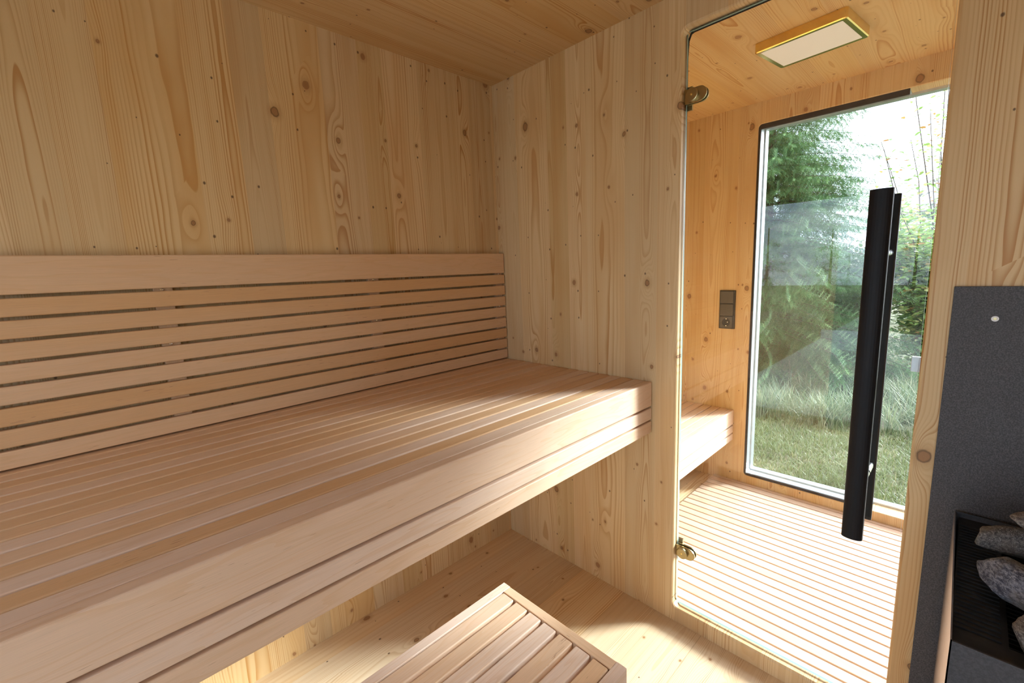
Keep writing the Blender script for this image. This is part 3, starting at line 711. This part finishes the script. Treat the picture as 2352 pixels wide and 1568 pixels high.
def shoot(mb, p, d, L, tone, r, nn=26, rad=.016, nw=.0028):
    """a needle-covered twig"""
    d = d.normalized(); u = d.orthogonal().normalized(); v = d.cross(u)
    for k in range(nn):
        t = k/nn; a = k*2.4; s_ = p+d*L*t; out = (math.cos(a)*u+math.sin(a)*v)
        tip = s_+out*rad*(1.1-.5*t)+d*.016; side = d.cross(out)*nw; o = len(mb.v)
        mb.v += [tuple(s_-side), tuple(s_+side), tuple(tip)]; mb.face((o, o+1, o+2), tone)
def spruce_tree(name, label, loc, height, width, seed, mat, cone=None, zmin=.15, step=.2, dens=1., needles=26, rad=.017, keep=None, group=None, nbr=9):
    rnd = random.Random(seed); e = empty(name, loc, label, 'spruce tree', group); P = Vector(loc)
    tr = MB(); tr.tube([P+Vector((0, 0, height*k/8)) for k in range(9)], [height*.017*(1-k/9)+.01 for k in range(9)], 8); tr.build('trunk', M['bark'], e, True)
    br = MB(); fo = MB(); z = zmin
    while z < height-.3:
        f = 1-z/height; L0 = width*(f**.75)
        nb = max(5, int(nbr*dens))
        for b_ in range(nb):
            az = rnd.uniform(0, 6.28); L = L0*rnd.uniform(.75, 1.12); n_ = 9; pts = []
            for k in range(n_):
                t = k/(n_-1); rr = L*t; zz = z+rnd.uniform(-.008, .008)+.10*L*t-.42*L*t*t+.16*L*t**3
                aa = az+.10*math.sin(t*4+b_); pts.append(P+Vector((rr*math.cos(aa), rr*math.sin(aa), zz)))
            if keep and not keep(pts[-1]) and not keep(pts[n_//2]): continue
            for q_ in range(int(L/.07)):
                t_ = .2+.8*q_/max(1, int(L/.07)); i_ = min(int(t_*(n_-1)), n_-2); shoot(fo, pts[i_].lerp(pts[i_+1], t_*(n_-1)-i_), pts[i_+1]-pts[i_]+Vector((0, 0, .25)), .10, rnd.random(), rnd, needles+6, rad)
            br.tube(pts, [.0065*(1-.85*k/n_)*(L/1.5) for k in range(n_)], 4, caps=False)
            ns = int(L/.075*dens)
            for q in range(ns):
                t = .18+.82*(q+rnd.random())/ns; i = min(int(t*(n_-1)), n_-2); fr = t*(n_-1)-i; c = pts[i].lerp(pts[i+1], fr); dr = (pts[i+1]-pts[i]).normalized()
                side = dr.cross(Vector((0, 0, 1))).normalized()
                for sg in (-1, 1):
                    dd = (dr*.75+side*sg*rnd.uniform(.4, .9)+Vector((0, 0, -rnd.uniform(.15, .9)))).normalized(); l = (.09+.14*(1-t))*rnd.uniform(.7, 1.4); tn_ = rnd.random()
                    lt = L*(.05+.30*(1-t))*rnd.uniform(.3, 1.1) if L > .5 else 0.
                    ks = 1+int(lt/.13)
                    for kk in range(ks):
                        c1 = c+dd*(lt*kk/ks)+Vector((0, 0, -.25*(lt*kk/ks)**2))
                        shoot(fo, c1, dd+Vector((0, 0, -.25*kk/ks)), l, tn_*.7, rnd, needles, rad)
                        c2 = c1+dd*l*.45; dd2 = (dd+side*sg*rnd.uniform(-.8, .9)+Vector((0, 0, -.45))).normalized(); shoot(fo, c2, dd2, l*.6, tn_*.8+.1, rnd, int(needles*.7), rad)
            shoot(fo, pts[-1], (pts[-1]-pts[-2]), .12, rnd.random(), rnd, needles, rad)
        z += step*rnd.uniform(.8, 1.2)
    br.build('branches', M['bark'], e, True, fix=False); fo.build('foliage', mat, e, fix=False); return e
def view(p): return p.x > 2 and -1.6 < p.y < -1.4935+(p.x+1.364)*.40 and p.z < 1.27+(p.x+1.364)*.30
spruce_tree('spruce_tree', 'large dark green spruce with drooping boughs outside the window', (5.7, .60, gz(5.7, .60)), 5.8, 1.85, 2, M['needle'], keep=view, step=.12, dens=1.25, nbr=16, needles=15, rad=.026)
spruce_tree('spruce_tree', 'thinner pale spruce at the far right, behind the leafy bush', (10.5, -1.25, gz(10.5, -1.25)), 4.3, 1.5, 5, M['needle2'], keep=view, step=.2, dens=.9, needles=12, rad=.034, nbr=12)
t0 = spruce_tree('spruce_tree', 'distant young spruce seen only as a reflection in the window pane', (-12, 1.0, GZ), 2.25, 1.0, 11, M['needle2'], step=.20, dens=.6, needles=8, rad=.06, zmin=.05, group='spruces mirrored in the pane')
for (x, y, sc_) in ((-12.6, 2.6, 1.1), (-11.6, -.6, .95), (-12.9, 4.2, 1.2), (-12.2, -2.3, 1.05), (-11.3, 5.6, 1.0), (-12.5, -4.1, 1.15)):
    c0 = t0.copy(); C.objects.link(c0); c0.location = (x, y, GZ); c0.scale = (sc_,)*3; c0.rotation_euler = (0, 0, y)
    for ch in t0.children:
        c1 = ch.copy(); C.objects.link(c1); c1.parent = c0

def bush(name, label, loc, h, rx, ry, nl, lf, seed, mats, mixp=0., nstem=14, droop=.0):
    rnd = random.Random(seed); e = empty(name, loc, label, 'bush'); P = Vector(loc); sm = MB(); fm = MB(); tips = []
    for k in range(nstem):
        a = rnd.uniform(0, 6.28); r = rnd.uniform(.3, 1.); H_ = h*rnd.uniform(.6, 1.05); pts = []
        for q in range(6):
            t = q/5; pts.append(P+Vector((rx*r*math.cos(a)*t**1.3, ry*r*math.sin(a)*t**1.3, H_*t))+Vector((rnd.gauss(0, .02), rnd.gauss(0, .02), 0)))
        sm.tube(pts, [.012*(1-.13*q) for q in range(6)], 5, caps=False); tips.append(pts)
    for k in range(nl):
        pts = rnd.choice(tips); t = rnd.uniform(.12, 1.); i = min(int(t*5), 4); c = pts[i].lerp(pts[i+1], t*5-i)+Vector((rnd.gauss(0, .11), rnd.gauss(0, .11), rnd.gauss(0, .09)))
        az = rnd.uniform(0, 6.28); d = Vector((math.cos(az), math.sin(az), rnd.uniform(-.7, .35))).normalized(); s_ = d.cross(Vector((rnd.gauss(0, .3), rnd.gauss(0, .3), 1))).normalized(); up = s_.cross(d)
        l = lf*rnd.uniform(.6, 1.25); w_ = l*.30; o = len(fm.v); tn_ = rnd.random(); mi = 1 if rnd.random() < mixp else 0
        fm.v += [tuple(c), tuple(c+d*l*.3+s_*w_+up*l*.08), tuple(c+d*l*.7+s_*w_*.8+up*l*.06), tuple(c+d*l), tuple(c+d*l*.7-s_*w_*.8+up*l*.06), tuple(c+d*l*.3-s_*w_+up*l*.08), tuple(c+d*l*.5)]
        for f in ((0, 1, 6), (1, 2, 6), (2, 3, 6), (3, 4, 6), (4, 5, 6), (5, 0, 6)): fm.face([o+q for q in f], tn_, 0, mi)
    sm.build('stems', M['bark'], e, True, fix=False); fm.build('leaves', mats, e, fix=False); return e
bush('leafy_bush', 'bright yellow green leafy bush right of the black door handle', (6.5, -1.20, gz(6.5, -1.20)), 2.2, .85, .75, 15000, .085, 5, [M['leaf'], M['leafr']], .07, 22)
bush('leafy_bush', 'low dark green broad-leaved bush left of the black door handle', (6.3, -.30, gz(6.3, -.3)), 1.35, .50, .5, 3000, .11, 6, [M['leafd'], M['leaf']], .1, 14)
bush('sparse_tree', 'thin bare-branched young tree with few leaves against the white sky', (7.9, -1.15, gz(8, -1.2)), 4.9, 1.2, .9, 1500, .08, 8, [M['leaf'], M['leafr']], .2, 16)
# distant house
hz = empty('house', (34, 1.0, .5), 'distant pale house with a reddish roof at the far right', 'house')
mb = MB(); mb.box(31, 37, -7, 1.6, .5, 3.6); mb.build('wall', M['plaster'], hz)
mb = MB(); mb.v += [(30.6, -7.4, 3.5), (30.6, 2.0, 3.5), (37.4, -7.4, 3.5), (37.4, 2.0, 3.5), (34, -7.4, 5.4), (34, 2.0, 5.4)]
for q in ((0, 1, 5, 4), (2, 4, 5, 3), (0, 4, 2), (1, 3, 5), (0, 2, 3, 1)): mb.face(q)
mb.build('roof', M['roof'], hz)
